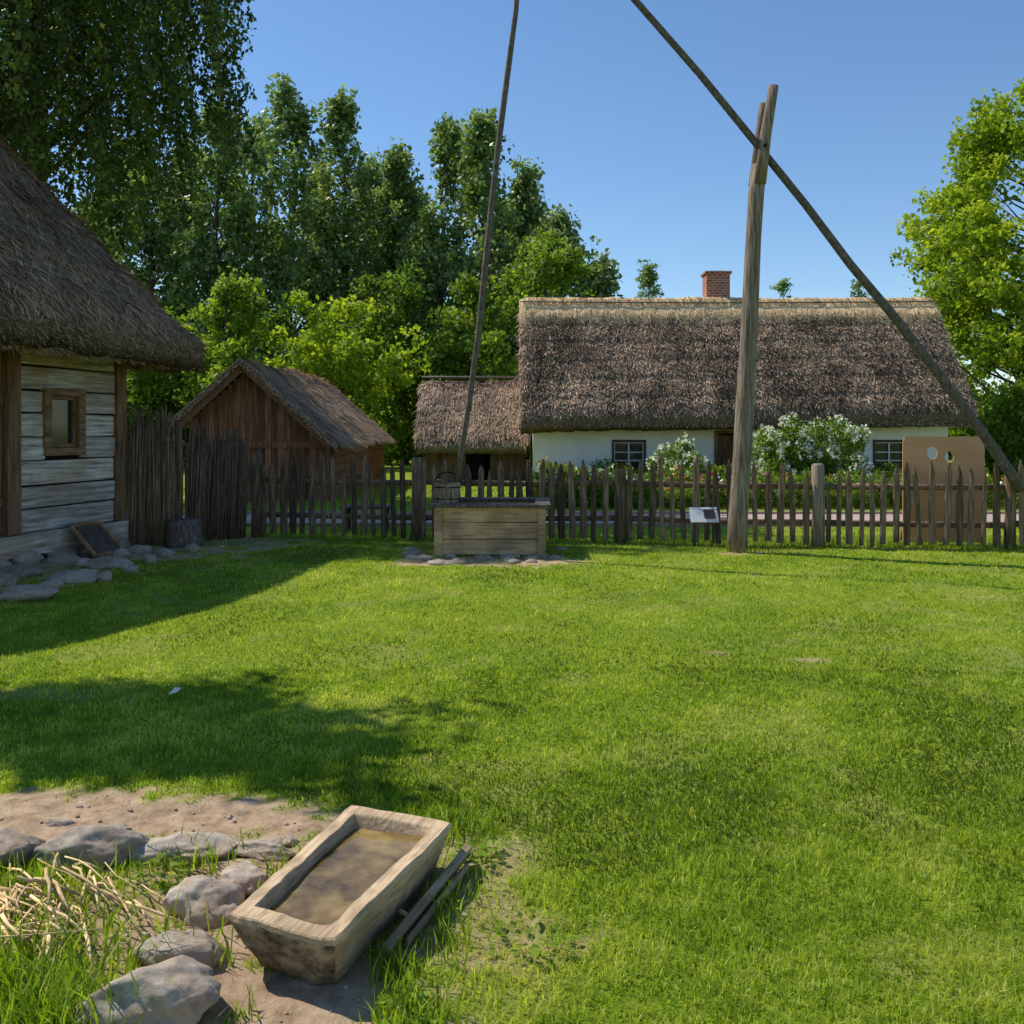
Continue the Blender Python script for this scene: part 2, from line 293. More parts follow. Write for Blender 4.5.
mb=MB();n=22000;y=R0.uniform(13.7,26,n);x=R0.uniform(-9,15,n)
k=~((y>14.7)&(y<17.3));x=x[k];y=y[k];n=len(x)
blades(mb,x,y,.06*(.5+R0.random(n)),np.full(n,.035),R0.uniform(.1,.9,n),np.clip(R0.normal(.45,.18,n),0,1),R0,False);mb.build('meadow_grass',[M_grass])
mb=MB();mb.box((-9,15,-.02),(22,17,.012),0);mb.box((-9,14.9,-.03),(22,14.995,.06),1,.6);mb.box((-9,17.005,-.03),(22,17.1,.06),1,.6);mb.build('paved_path',[M_pave,M_stone])

# ------------------------------------------------------------ thatch roofs
def roof(mb,xs,ys,H,thick,mat=0,und=None,tseed=1):
    X,Y=np.meshgrid(xs,ys);Zt=H(X,Y);Zb=Zt-thick
    nx,ny=len(xs),len(ys);I=np.arange(nx*ny).reshape(ny,nx)
    tt=np.clip(.2+.5*fbm(X,Y,1.3,3,tseed)+.5*(fbm(X,Y,9,2,tseed+4)-.5),0,1).ravel()
    jx=(fbm(X+Zt,Y,11,2,tseed+2)-.5)*.07;jy=(fbm(X,Y+Zt,11,2,tseed+3)-.5)*.07
    mb.add(np.stack([X+jx,Y+jy,Zt],-1).reshape(-1,3),np.stack([I[:-1,:-1],I[:-1,1:],I[1:,1:],I[1:,:-1]],-1).reshape(-1,4),mat,tt,True)
    base=mb.n
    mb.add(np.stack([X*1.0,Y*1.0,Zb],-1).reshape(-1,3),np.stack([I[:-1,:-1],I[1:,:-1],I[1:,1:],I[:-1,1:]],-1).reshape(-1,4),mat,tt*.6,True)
    b0=base-nx*ny
    ring=np.concatenate([I[0,:],I[1:,-1],I[-1,-2::-1],I[-2:0:-1,0]])
    r2=np.roll(ring,-1)
    mb.F.append((np.stack([base+ring,base+r2,b0+r2,b0+ring],1),mat,True))
def grad(H,x,y,e=.04):
    return (H(x+e,y)-H(x-e,y))/(2*e),(H(x,y+e)-H(x,y-e))/(2*e)
def stalks(mb,x,y,H,Ln,w,rng,lift=.03,mat=1,tb=.5,zoff=0.0,tn=.2,tseed=5,streak=.22):
    n=len(x);gx,gy=grad(H,x,y,.09);g=np.sqrt(gx*gx+gy*gy)+1e-6
    d=np.stack([-gx/g,-gy/g,-g],1);d/=np.linalg.norm(d,axis=1)[:,None]
    nm=np.stack([-gx,-gy,np.ones(n)],1);nm/=np.linalg.norm(nm,axis=1)[:,None]
    s=np.cross(d,nm)
    d=d+s*rng.normal(0,streak,n)[:,None];Lr=(Ln*(.5+rng.random(n)))[:,None]
    p=np.stack([x,y,H(x,y)+zoff],1)
    tip=p+d*Lr+nm*(lift*(rng.random(n)[:,None]*1.4))
    p=p-nm*.01
    wv=s*(w*(.6+.8*rng.random(n)))[:,None]
    v=np.stack([p-wv/2,p+wv/2,tip+wv/3,tip-wv/3],1).reshape(-1,3);k=np.arange(n)*4
    t=np.clip(tb+rng.normal(0,tn,n)+.8*(fbm(x,y,1.3,3,tseed)-.5)+.5*(fbm(x,y,5,2,tseed+2)-.5),0,1)
    mb.add(v,np.stack([k,k+1,k+2,k+3],1),mat,np.repeat(t,4))

log_house=empty('log_cabin',(CX,CY,0),ROT)
x0,x1,y0,y1=-5.85,.95,-5.4,.45
def Hl(x,y):
    d1=x1-x;d2=x-x0;d3=y1-y;d4=y-y0
    k=.3
    m=-k*np.log(np.exp(-d1/k)+np.exp(-d2/k)+np.exp(-d3/k)+np.exp(-d4/k))
    de=np.minimum(np.minimum(d1,d2),np.minimum(d3,d4))
    lay=((de+.06*fbm(x,y,3,2,3))/.42)%1.0
    return 3.0+1.42*np.maximum(m,-.05)-.2*np.exp(-np.maximum(de,0)/.07)+.05*(1-lay)+.10*(fbm(x,y,2.3,4,2)-.5)+.07*(fbm(x,y,12,2,6)-.5)
mb=MB();roof(mb,np.arange(x0,x1+.001,.05),np.arange(y0,y1+.001,.05),Hl,.36)
n=46000;x=R0.uniform(-1.8,x1-.01,n);y=R0.uniform(y0+.02,y1-.01,n)
stalks(mb,x,y,Hl,np.full(n,.12),np.full(n,.010),R0,.05,tn=.28,streak=.5,tb=.45)
def fringe(mb,P,D,w,L,rng,mat=1,tb=.45):
    n=len(P);D=D+rng.normal(0,.25,(n,3));D/=np.linalg.norm(D,axis=1)[:,None]
    s=np.cross(D,rng.normal(0,1,(n,3)));s/=np.linalg.norm(s,axis=1)[:,None]
    tip=P+D*(L*(.4+rng.random(n)))[:,None];wv=s*w/2
    v=np.stack([P-wv,P+wv,tip+wv*.5,tip-wv*.5],1).reshape(-1,3);k=np.arange(n)*4
    mb.add(v,np.stack([k,k+1,k+2,k+3],1),mat,np.repeat(np.clip(rng.normal(tb,.2,n),0,1),4))
n=9000;y=R0.uniform(y0,y1,n);x=np.full(n,x1)+R0.uniform(-.06,.03,n)
zz=2.80-R0.random(n)*.34
fringe(mb,np.stack([x-(2.75-zz)*.25,y,zz],1),np.tile([.7,0,-.5],(n,1)),.009,np.full(n,.07),R0)
n=5000;x=R0.uniform(-3,x1,n);y=np.full(n,y1)+R0.uniform(-.06,.03,n);zz=2.80-R0.random(n)*.34
fringe(mb,np.stack([x,y-(2.75-zz)*.25,zz],1),np.tile([0,.7,-.5],(n,1)),.009,np.full(n,.07),R0)
mb.build('thatched_roof',[M_thatch,M_straw],log_house)
mb=MB();zb=.36;hs=[.3,.27,.31,.28,.3,.27,.3,.28];z=zb
rg=random.Random(4)
WY0,WY1,WZ0,WZ1=-1.38,-.80,1.36,2.06
for i,h in enumerate(hs):
    za,zt=z,z+h-.018
    segs=[(-1.78,-.16)]
    if za<WZ1 and zt>WZ0: segs=[(-1.78,WY0),(WY1,-.16)]
    for a,b in segs:
        mb.box((-.2,a,za),(-.005+rg.uniform(-.025,.018),b,zt),0,rg.uniform(.25,.85),.01,rg)
    mb.box((-.2,-4.85,za),(0+rg.uniform(-.015,.012),-2.9,zt),0,rg.uniform(.3,.8),.006,rg)
    mb.box((-5.0,-4.85,za),(-4.8,0,zt),0,rg.uniform(.3,.8),.006,rg)
    mb.box((-4.79,-.19,za),(-.21,-.01,zt),0,rg.uniform(.3,.8),.006,rg)
    mb.box((-4.79,-4.85,za),(-.21,-4.65,zt),0,rg.uniform(.3,.8),.006,rg)
    z+=h
ztop=z
mb.build('log_walls',[M_log],log_house,bevel=.022)
mb=MB()
for (a,b,zl,zh) in ((-1.79,WY0,.3,2.6),(WY1,-.1,.3,2.6),(WY0,WY1,.3,WZ0-.03),(WY0,WY1,WZ1+.03,2.6)): mb.box((-.14,a,zl),(-.045,b,zh),0,.1)
mb.build('log_chinking',[M_dark],log_house) 
mb=MB()
mb.box((-.24,-.155,.36),(.035,.03,ztop+.0),1,.55,.006,rg)
mb.box((-.22,-1.98,.36),(.04,-1.79,ztop),1,.5,.006,rg)
mb.box((-.22,-2.895,.36),(.04,-2.72,ztop),1,.45,.006,rg)
mb.box((-.3,-4.9,.1),(.07,.07,.355),2,.55,.012,rg)
mb.box((-.24,-4.9,ztop+.003),(.06,.05,ztop+.25),0,.45,.006,rg)
for t in (-.1,-1.15,-2.2,-3.3,-4.4): mb.beam((-.6,t,ztop+.62),(.86,t,2.62),.11,.12,0,.3)
mb.build('posts_and_beams',[M_brown,M_brownz,M_log],log_house,bevel=.015)
mb=MB()
fy0,fy1,fz0,fz1=WY0-.01,WY1+.01,WZ0-.02,WZ1+.02
mb.box((-.15,fy0-.03,fz0-.06),(.045,fy1+.03,fz0+.04),0,.55);mb.box((-.15,fy0-.03,fz1-.05),(.045,fy1+.03,fz1+.04),0,.5)
mb.box((-.15,fy0-.04,fz0+.043),(.04,fy0+.075,fz1-.053),0,.5);mb.box((-.15,fy1-.075,fz0+.043),(.04,fy1+.04,fz1-.053),0,.5)
mb.box((-.1,fy0+.078,fz0+.043),(-.02,fy0+.115,fz1-.053),0,.3);mb.box((-.1,fy1-.115,fz0+.043),(-.02,fy1-.078,fz1-.053),0,.3)
mb.box((-.1,fy0+.118,fz0+.043),(-.02,fy1-.118,fz0+.09),0,.3);mb.box((-.1,fy0+.118,fz1-.1),(-.02,fy1-.118,fz1-.053),0,.3)
mb.build('window_frame',[M_brown],log_house,bevel=.006)
mb=MB();mb.box((-.07,fy0+.1,fz0+.08),(-.055,fy1-.1,fz1-.08));mb.build('window_pane',[M_glass],log_house)
mb=MB()
for i in range(5): mb.box((-.1,-2.715+i*.146,.4),(-.05,-2.715+i*.146+.14,ztop-.05),0,rg.uniform(.2,.7))
mb.box((-.048,-2.7,.7),(-.02,-2.0,.8),0,.4);mb.box((-.048,-2.7,1.9),(-.02,-2.0,2.0),0,.4)
mb.build('plank_door',[M_brownz],log_house,bevel=.004)
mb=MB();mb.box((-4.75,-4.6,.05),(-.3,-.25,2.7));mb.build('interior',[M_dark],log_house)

def stone(mb,c,r,seed,tint=.5,k=4,rough=.25):
    import bmesh
    bm=bmesh.new();bmesh.ops.create_icosphere(bm,subdivisions=k,radius=1)
    V=np.array([v.co[:] for v in bm.verts]);F=np.array([[v.index for v in f.verts] for f in bm.faces]);bm.free()
    rr=np.random.default_rng(seed)
    for _ in range(14):
        d=rr.normal(size=3);d/=np.linalg.norm(d);l=rr.uniform(.6,.9);q=V@d;V=V-np.outer(np.clip(q-l,0,None)*.85,d)
    a=fbm(V[:,0]*1.5+seed,V[:,1]*1.5+V[:,2]*1.3,1.2,4,seed)-.5
    b=fbm(V[:,0]*5+V[:,2]*4,V[:,1]*5-V[:,2]*3,1.5,3,seed+3)-.5
    V=V*(1+a*rough*1.5+b*.08)[:,None]*1.1
    V=V*np.array(r)
    tt=np.clip(tint+.5*b+ .3*a,0,1)
    mb.add(V+np.array(c),F,0,tt,True)
def W(px,py,z=0.0):
    Yd=900*(1.6-z)/(py-430);return ((px-512)*Yd/900,Yd,z)
mb=MB();rr=random.Random(5)
for i,(px,py,w) in enumerate([(25,597,.34),(75,580,.3),(110,566,.3),(140,553,.22),(60,562,.25),(20,575,.28),(165,556,.18),(192,551,.16),(95,553,.22),(130,572,.13),(-30,600,.4),(-90,630,.4),(40,548,.2),(50,590,.15),(0,585,.2),(82,566,.14),(120,556,.14),(8,560,.2),(150,562,.12),(105,580,.1)]):
    x,y,_=W(px,py);stone(mb,(x,y,.02),(w*.85,w*rr.uniform(.5,.75),.085),20+i,rr.uniform(.15,.6),3,.35)
for i in range(10):
    t=-.2-i*.5;x=CX+UX*t+NX*.02;y=CY+UY*t+NY*.02;stone(mb,(x,y,.03),(.2,.27,.13),60+i,.4,3)
mb.build('flagstones',[M_stone])
for i,(px,py,rx,ry,rz,tn) in enumerate([(8,860,.13,.11,.085,.25),(84,859,.225,.11,.1,.45),(182,855,.19,.1,.07,.75),(262,852,.12,.06,.035,.75),(206,912,.125,.11,.08,.7),(244,886,.09,.09,.06,.75),(184,962,.15,.09,.07,.5),(150,1014,.19,.12,.1,.6),(285,842,.05,.04,.02,.6),(120,830,.05,.03,.02,.5),(60,826,.06,.03,.025,.4)]):
    mb=MB();stone(mb,(0,0,rz*.25),(rx,ry,rz),140+i,tn,5,.28);x,y,_=W(px,py);mb.build('fieldstone',[M_stone],loc=(x,y,0),rotz=0.12*((i%3)-1))
mb=MB();rr=random.Random(15)
for i in range(220):
    x=rr.uniform(-2.1,-.3);y=rr.uniform(2.35,3.9)
    if float(dirtmask(np.array([x]),np.array([y]))[0])<.5: continue
    r=rr.uniform(.004,.013);stone(mb,(x,y,float(gz(x,y))+r*.3),(r,r*.8,r*.6),500+i,rr.uniform(.3,.8),1)
mb.build('pebbles',[M_stone])

mb=MB();P=lambda a,b:(.16+.38*a,-1.15+.5*b,.40-.36*a)
for (a,b,c,d) in ((0,0,1,0),(0,1,1,1),(0,.06,0,.94),(1,.06,1,.94)): mb.beam(P(a,b),P(c,d),.05,.035,0,.85,up=(.6,0,.7))
mb.beam(P(.05,.5),P(.95,.5),.4,.012,1,.3,up=(.6,0,.7))
mb.build('leaning_wooden_hatch',[M_brown,M_bark],None,(CX,CY,0),ROT,bevel=.004)
mb=MB();x,y,_=W(184,546);mb.tube([(0,0,0),(0,0,.05),(.01,0,.2),(0,0,.37),(0,0,.385)],[.27,.25,.235,.235,.215],18,0,.5,.03);mb.build('chopping_block',[M_sweep],loc=(x,y,-.01))

def brush(name,A,B,h0,h1,n,tl,leanx=.0):
    mb=MB();rg=random.Random(len(name)+n)
    for i in range(n):
        t=i/(n-1)+rg.uniform(-.01,.01);x=A[0]+(B[0]-A[0])*t;y=A[1]+(B[1]-A[1])*t+rg.uniform(-.05,.05)
        h=(h0+(h1-h0)*t)*rg.uniform(.86,1.06);lx=rg.uniform(-.07,.07)+leanx
        mb.tube([(x,y,-.03),(x+lx*.5+rg.uniform(-.02,.02),y+rg.uniform(-.02,.02),h*.5),(x+lx,y+rg.uniform(-.04,.04),h)],[rg.uniform(.014,.024)]*2+[.008],5,0,rg.uniform(*tl),.1)
    for z in (.35,.75,1.15,1.45):
        if z>h1: continue
        for s in (-1,1):
            pts=[];
            for k in range(9):
                t=k/8;pts.append((A[0]+(B[0]-A[0])*t,A[1]+(B[1]-A[1])*t+s*.06*(1 if k%2 else -.6),z+rg.uniform(-.03,.03)))
            mb.tube(pts,[.016]*9,5,0,rg.uniform(*tl),.1)
    return mb.build(name,[M_pick])
brush('brushwood_fence',(-5.3,12.45),(-4.72,12.5),1.78,1.84,95,(.4,.95))
brush('brushwood_fence',(-4.62,12.75),(-3.98,13.35),1.7,1.5,95,(.1,.55),.03)  # darker stick tints put this panel's shade into its colour
mb=MB();mb.tube([(-4.68,12.6,0),(-4.66,12.6,1.0),(-4.67,12.6,1.72)],[.06,.055,.05],9,0,.3,.06);mb.build('fence_post',[M_pick])

# ------------------------------------------------------------ picket fence
fence=empty('picket_fence',(FA[0],FA[1],0))
rg=random.Random(21)
mb=MB();d=(FB-FA);Lf=np.linalg.norm(d);d=d/Lf;nv=np.array([-d[1],d[0]])
def fp(s,off=0,z=0): q=d*s+nv*off;return (q[0],q[1],z)
Lt=Lf*1.22
posts=[.12]+[float(np.dot(fence_pt(p)-FA,d)) for p in (417,620,818,1010)]+[Lf+2.2]
s=.25
while s<Lt:
    if min(abs(s-p) for p in posts)>.1:
        h=1.17+rg.uniform(-.09,.07)+.05*math.sin(s*1.3)-.05*(s/Lf);lx=rg.gauss(0,.025);w=rg.uniform(.034,.054)
        if rg.random()<.06: h-=rg.uniform(.1,.25)
        y=-.04
        pts=[fp(s,y,.05+rg.uniform(-.03,.03)),fp(s+lx*.4+rg.uniform(-.01,.01),y,h*.5),fp(s+lx*.9,y,h-rg.uniform(.08,.17)),fp(s+lx+rg.uniform(-.015,.015),y,h)]
        mb.tube(pts,[w*rg.uniform(.85,1),w*rg.uniform(.9,1.1),w*.9,w*.2],6,0,np.clip(rg.uniform(.05,.85)+.2*(s/Lf)-.05,0,1),.1,(1,.42),rg,False)
    s+=.158+rg.uniform(-.022,.022)
mb.build('pickets',[M_pick],fence)
mb=MB()
for i in range(len(posts)-1):
    for z in (.34,.84):
        a,b=posts[i]-.05,posts[i+1]+.05;mid=(a+b)/2
        mb.tube([fp(a,.03,z+rg.uniform(-.02,.02)),fp(mid,.03,z-.015),fp(b,.03,z+rg.uniform(-.02,.02))],[.045,.04,.043],7,0,rg.uniform(.4,.7),.07)
mb.build('rails',[M_pick],fence)
mb=MB()
for p,h,r in zip(posts,(1.26,1.2,1.05,1.14,1.08,1.1),(.09,.085,.085,.09,.07,.08)):
    li=h==1.14
    mb.tube([fp(p,.01,-.05),fp(p+.01,.01,.5),fp(p,.01,h-.03),fp(p,.01,h)],[r*1.1,r,r*.95,r*.7],10,0 if li else 1,.75 if li else rg.uniform(.3,.6),.06)
mb.build('posts',[M_polew,M_pick],fence)

# ------------------------------------------------------------ well sweep
sweep=empty('well_sweep',(2.95,11.8,0))
def PW(px,py,Yd): return Vector(((px-512)*Yd/900,Yd,1.6-(py-430)*Yd/900))
O=Vector((2.95,11.8,0))
def loc(px,py,Yd=11.8): return PW(px,py,Yd)-O
mb=MB()
pp=[(737,556),(738,520),(741,470),(744.5,410),(748,350),(751,290),(753.5,240),(756,195),(759,165)]
rad=[.135,.125,.12,.118,.112,.108,.1,.1,.095]
mb.tube([loc(*p) for p in pp],rad,14,0,.5,.06)
mb.tube([loc(757,185)+Vector((.02,-.08,0)),loc(763,140)+Vector((0,-.1,0)),loc(768,110)+Vector((0,-.1,0)),loc(771.5,89)+Vector((0,-.1,0))],[.075,.075,.07,.065],10,0,.5,.05)
mb.tube([loc(757,185)+Vector((-.02,.08,0)),loc(761,140)+Vector((0,.1,0)),loc(764,115)+Vector((0,.1,0)),loc(765,101)+Vector((0,.1,0))],[.07,.065,.06,.05],10,0,.4,.05)
mb.build('forked_post',[M_polew],sweep)
mb=MB();mb.tube([loc(761,150)+Vector((0,-.22,0)),loc(761,150)+Vector((0,.22,0))],[.018]*2,8);mb.build('pivot_pin',[M_dark],sweep)
mb=MB()
pp=[(526,-132,11.45),(578,-68,11.6),(635,0,11.65),(700,74,11.75),(761,149,11.8),(806,205,11.8),(850,264,11.8),(895,318,11.8),(940,376,11.8),(978,426,11.8),(1008,470,11.8),(1021,490,11.8)]
mb.tube([loc(*p) for p in pp],[.03,.038,.044,.046,.05,.052,.056,.058,.062,.066,.072,.075],10,0,.5,.08)
mb.build('sweep_beam',[M_sweep],sweep)
mb=MB()
pp=[(526,-132,11.45),(521,-60,11.5),(516,10,11.5),(508,70,11.5),(499,140,11.5),(492,200,11.5),(486,260,11.5),(479,330,11.52),(469,405,11.53),(461,455,11.55),(457,482,11.56)]
mb.tube([loc(*p) for p in pp],[.028,.032,.035,.036,.038,.04,.038,.038,.036,.034,.03],8,0,.5,.12)
mb.build('bucket_pole',[M_sweep],sweep)
WX,WY=-.265,11.95
well=empty('wooden_well',(WX,WY,0),math.radians(-1.5))
mb=MB();hw,hd=.69,.56;rg=random.Random(3)
for i,(z0,z1) in enumerate(((.02,.215),(.222,.425),(.432,.615))):
    mb.box((-hw,-hd,z0),(hw,-hd+.06,z1),0,rg.uniform(.45,.75),.004,rg);mb.box((-hw,hd-.06,z0),(hw,hd,z1),0,rg.uniform(.3,.6),.004,rg)
    mb.box((-hw,-hd+.063,z0),(-hw+.06,hd-.063,z1),1,rg.uniform(.3,.6));mb.box((hw-.06,-hd+.063,z0),(hw,hd-.063,z1),1,rg.uniform(.3,.6))
for sx in (-1,1):
    for sy in (-1,1):
        cx=sx*(hw-.035);cy=sy*(hd+.018);mb.box((cx-.05,cy-.016,0),(cx+.05,cy+.016,.613),0,.55)
mb.build('plank_casing',[M_well,M_brown],well,bevel=.006)
mb=MB();a,b=hw+.08,hd+.09
mb.box((-a,-b,.62),(a,-b+.2,.665),0,.35,.005,rg);mb.box((-a,b-.2,.62),(a,b,.665),0,.4,.005,rg)
mb.box((-a,-b+.203,.62),(-a+.3,b-.203,.663),0,.3);mb.box((a-.2,-b+.203,.62),(a,b-.203,.663),0,.5)
mb.build('rim',[M_sweep],well,bevel=.008)
mb=MB();mb.box((-hw+.065,-hd+.065,.0),(hw-.065,hd-.065,.03));mb.build('shaft_floor',[M_dark],well)
bk=empty('wooden_bucket',(-.83,11.62,.667))
mb=MB();k=16
for i in range(k):
    a0=2*math.pi*i/k;a1=2*math.pi*(i+.93)/k;v=[]
    for z,r in ((0,.14),(.25,.175)):
        for a in (a0,a1):
            for rr_ in (r-.02,r): v.append((rr_*math.cos(a),rr_*math.sin(a),z))
    mb.add(v,[(1,3,7,5),(2,0,4,6),(4,5,7,6),(0,2,3,1),(0,1,5,4),(3,2,6,7)],0,random.uniform(.4,.9))
mb.tube([(0,0,.0),(0,0,.02)],[.135,.135],16,0,.3)
mb.build('staves',[M_polew],bk)
mb=MB()
for z,r in ((.05,.149),(.2,.17)):
    pts=[(r*math.cos(t*math.pi/10),r*math.sin(t*math.pi/10),z) for t in range(21)];mb.tube(pts,[.008]*21,5)
pts=[(.17*math.cos(t),0,.24+.15*math.sin(t)) for t in np.linspace(0,math.pi,11)];mb.tube(pts,[.008]*11,6)
mb.build('hoops_and_handle',[M_dark],bk)
mb=MB();rr=random.Random(9)
for i in range(34):
    px=rr.uniform(408,582);py=rr.uniform(556,563) if 425<px<560 else rr.uniform(549,560);x,y,_=W(px,py);r=rr.uniform(.06,.15);stone(mb,(x,y,.0),(r,r*.8,.04),300+i,rr.uniform(.35,.7),2)
mb.build('well_apron_stones',[M_stone])

# ------------------------------------------------------------ trough
tx,ty=-.54,2.965
ang=math.atan2(-.245,.75)
trough=empty('wooden_trough',(tx,ty,0),ang)
def ringrect(hx0,hx1,hy,z,n=22,m=10,jit=0,seed=0,rnd=.035,wave=.004):
    pts=[]
    def P(u,v):
        hx=hx0+(hx1-hx0)*(v+1)/2
        uu=u*(1-rnd*v**14);vv=v*(1-rnd*.6*u**14)
        return [uu*hx*(1+.015*math.sin(v*4+1)),vv*hy*(1+.012*math.sin(u*3)),z+wave*math.sin(v*3.1+u*2)+wave*.6*math.sin(v*9+u)]
    for i in range(m): pts.append(P(-1+2*i/m,-1))
    for i in range(n): pts.append(P(1,-1+2*i/n))
    for i in range(m): pts.append(P(1-2*i/m,1))
    for i in range(n): pts.append(P(-1,1-2*i/n))
    p=np.array(pts);r=np.random.default_rng(seed)
    return p+r.normal(0,jit,p.shape)
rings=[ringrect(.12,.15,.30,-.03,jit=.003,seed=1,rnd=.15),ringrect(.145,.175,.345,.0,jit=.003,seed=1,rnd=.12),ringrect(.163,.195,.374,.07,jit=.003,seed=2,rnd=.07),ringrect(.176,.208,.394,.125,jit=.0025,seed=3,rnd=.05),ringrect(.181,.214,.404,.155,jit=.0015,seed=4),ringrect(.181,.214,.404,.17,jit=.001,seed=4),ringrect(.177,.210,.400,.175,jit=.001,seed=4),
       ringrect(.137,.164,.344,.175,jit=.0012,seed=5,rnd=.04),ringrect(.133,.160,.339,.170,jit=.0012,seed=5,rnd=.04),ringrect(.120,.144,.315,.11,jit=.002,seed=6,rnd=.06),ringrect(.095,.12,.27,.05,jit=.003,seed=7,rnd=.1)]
mb=MB();k=len(rings[0])
V=np.concatenate(rings);F=[];nr=len(rings)
for i in range(nr-1):
    for j in range(k):F.append((i*k+j,i*k+(j+1)%k,(i+1)*k+(j+1)%k,(i+1)*k+j))
F=np.array(F)
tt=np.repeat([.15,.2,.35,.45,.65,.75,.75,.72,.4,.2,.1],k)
endf=np.array([ (f//k<4 and (f%k)<10) for f in range(len(F))])
topf=np.array([ (f//k in(4,5,6,7)) for f in range(len(F))])
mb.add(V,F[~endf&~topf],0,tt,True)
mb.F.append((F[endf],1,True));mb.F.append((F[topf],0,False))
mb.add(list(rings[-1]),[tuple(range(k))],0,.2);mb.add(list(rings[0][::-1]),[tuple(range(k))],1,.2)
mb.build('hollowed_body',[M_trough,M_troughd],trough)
mb=MB();w=ringrect(.127,.152,.328,.136,rnd=.05,wave=0);mb.add(w,[tuple(range(k))]);mb.build('water',[M_water],trough)
mb=MB()
mb.beam((.222,-.20,.02),(.25,.44,.055),.028,.055,0,.12,up=(.5,0,1));mb.beam((.258,-.1,.012),(.275,.38,.03),.014,.025,0,.2)
mb.build('side_plank',[M_trough],trough,bevel=.004)
mb=MB();mb.tube([W(388,905,.02),W(402,912,.025),W(414,920,.015)],[.008,.009,.007],6,0,.5);mb.build('broken_stick',[M_twig])

mb=MB();rg=random.Random(8)
for i in range(100):
    cx,cy=rg.gauss(-1.56,.15),rg.gauss(2.90,.12);a=rg.gauss(-.55,.45);Ls=rg.uniform(.1,.36);z=rg.uniform(.01,.12)*max(0.2,1-abs(cx+1.5)*2)
    dx,dy=math.cos(a)*Ls/2,math.sin(a)*Ls/2;r=rg.uniform(.0015,.007)
    mb.tube([(cx-dx,cy-dy,z+rg.uniform(0,.04)),(cx-dx*.4,cy-dy*.4+rg.uniform(-.006,.006),z+.02),(cx+rg.uniform(-.006,.006),cy+rg.uniform(-.01,.01),z+.015),(cx+dx,cy+dy,max(.006,z-.02+rg.uniform(-.01,.03)))],[r,r,r,r*.7],5,0,rg.uniform(.1,.95),.1)
mb.build('dry_twig_heap',[M_twig])
mb=MB();x,y,_=W(168,697,.01);v=[(0,0,.0),(.05,.01,.01),(.06,.05,.025),(.02,.05,.01),(.03,.03,.035)];mb.add(v,[(0,1,4),(1,2,4),(2,3,4),(3,0,4)],0);mb.build('paper_scrap',[M_frame],loc=(x,y,.025))

# ------------------------------------------------------------ farmhouse (white)
farm=empty('whitewashed_farmhouse',(0,0,0))
XL,XR,YE,YR,YB=.24,12.9,25.0,27.6,30.2
def Hm(x,y):
    dd=np.abs(y-YR);de=np.maximum(2.6-dd,0)
    lay=((de+.05*fbm(x,y,2,2,3))/.4)%1
    dx=np.minimum(x-XL,XR-x)
    return 5.72-1.37*np.sqrt(dd*dd+.02)-.16*np.exp(-de/.07)-.1*np.exp(-np.maximum(dx,0)/.08)+.05*(1-lay)+.09*(fbm(x,y,1.6,4,12)-.5)+.05*(fbm(x,y,9,2,16)-.5)+.012*(x-6.5)*np.clip(1-de/2.6,0,1)*1.2
mb=MB();roof(mb,np.arange(XL,XR+.001,.085),np.arange(YE,YB+.001,.065),Hm,.42,tseed=21)
n=46000;x=R0.uniform(XL,XR,n);y=R0.uniform(YE+.01,YR-.3,n);stalks(mb,x,y,Hm,np.full(n,.16),np.full(n,.022),R0,.06,tb=.42,tseed=21,tn=.25,streak=.4)
n=9000;x=R0.uniform(XL,XR,n);zz=R0.random(n)*.4;fringe(mb,np.stack([x,YE+.02+zz*.1,1.74+zz],1),np.tile([0,-.6,-.8],(n,1)),.018,np.full(n,.1),R0,tb=.6)
mb.build('thatched_roof',[M_thatch,M_straw],farm)
def Hr(x,y): 
    return Hm(x,y)+.10+.03*fbm(x,y,5,2,4)
mb=MB();xsr=np.arange(XL-.02,XR+.03,.07);Xg,Sg=np.meshgrid(xsr,np.linspace(-1,1,17))
wd=.62+.07*(fbm(Xg*1.0,Xg*0,2.2,2,7)-.5)+.08*np.abs(np.sin(Xg*5.2))
Yg=YR+Sg*wd;Zg=Hm(Xg,Yg)+.11*(1-np.abs(Sg)**6)+.03*(fbm(Xg,Yg,8,2,4)-.5)
ny_,nx_=Xg.shape;I=np.arange(nx_*ny_).reshape(ny_,nx_)
mb.add(np.stack([Xg,Yg,Zg],-1).reshape(-1,3),np.stack([I[:-1,:-1],I[:-1,1:],I[1:,1:],I[1:,:-1]],-1).reshape(-1,4),0,np.clip(.4+.4*fbm(Xg,Yg,2,2,1),0,1).ravel(),True)
n=3000;x=R0.uniform(XL,XR,n);y=YR-R0.uniform(0,.5,n);stalks(mb,x,y,Hr,np.full(n,.2),np.full(n,.022),R0,.01,mat=0,tb=.7,tn=.15,streak=.1)
mb.tube([(XL,YR-.3,5.5),(3,YR-.31,5.47),(6,YR-.31,5.46),(9,YR-.31,5.47),(XR,YR-.3,5.5)],[.018]*5,6,1,.5)
mb.build('straw_ridge',[M_ridge,M_sweep],farm)
mb=MB();WYF=25.8
wins=[(614,644),(847,862),(875,905)];door=(716,736)
def xw(px): return (px-512)*WYF/900
ops=sorted([(xw(a),xw(b),.42,1.25) for a,b in wins]+[(xw(door[0]),xw(door[1]),.0,1.5)])
cur=.6
for a,b,z0,z1 in ops:
    mb.box((cur,WYF,0),(a,WYF+.3,3.0),0,.5)
    if z0>0: mb.box((a,WYF,0),(b,WYF+.3,z0),0,.5)
    mb.box((a,WYF,z1),(b,WYF+.3,3.0),0,.5);cur=b
mb.box((cur,WYF,0),(12.5,WYF+.3,3.0),0,.5)
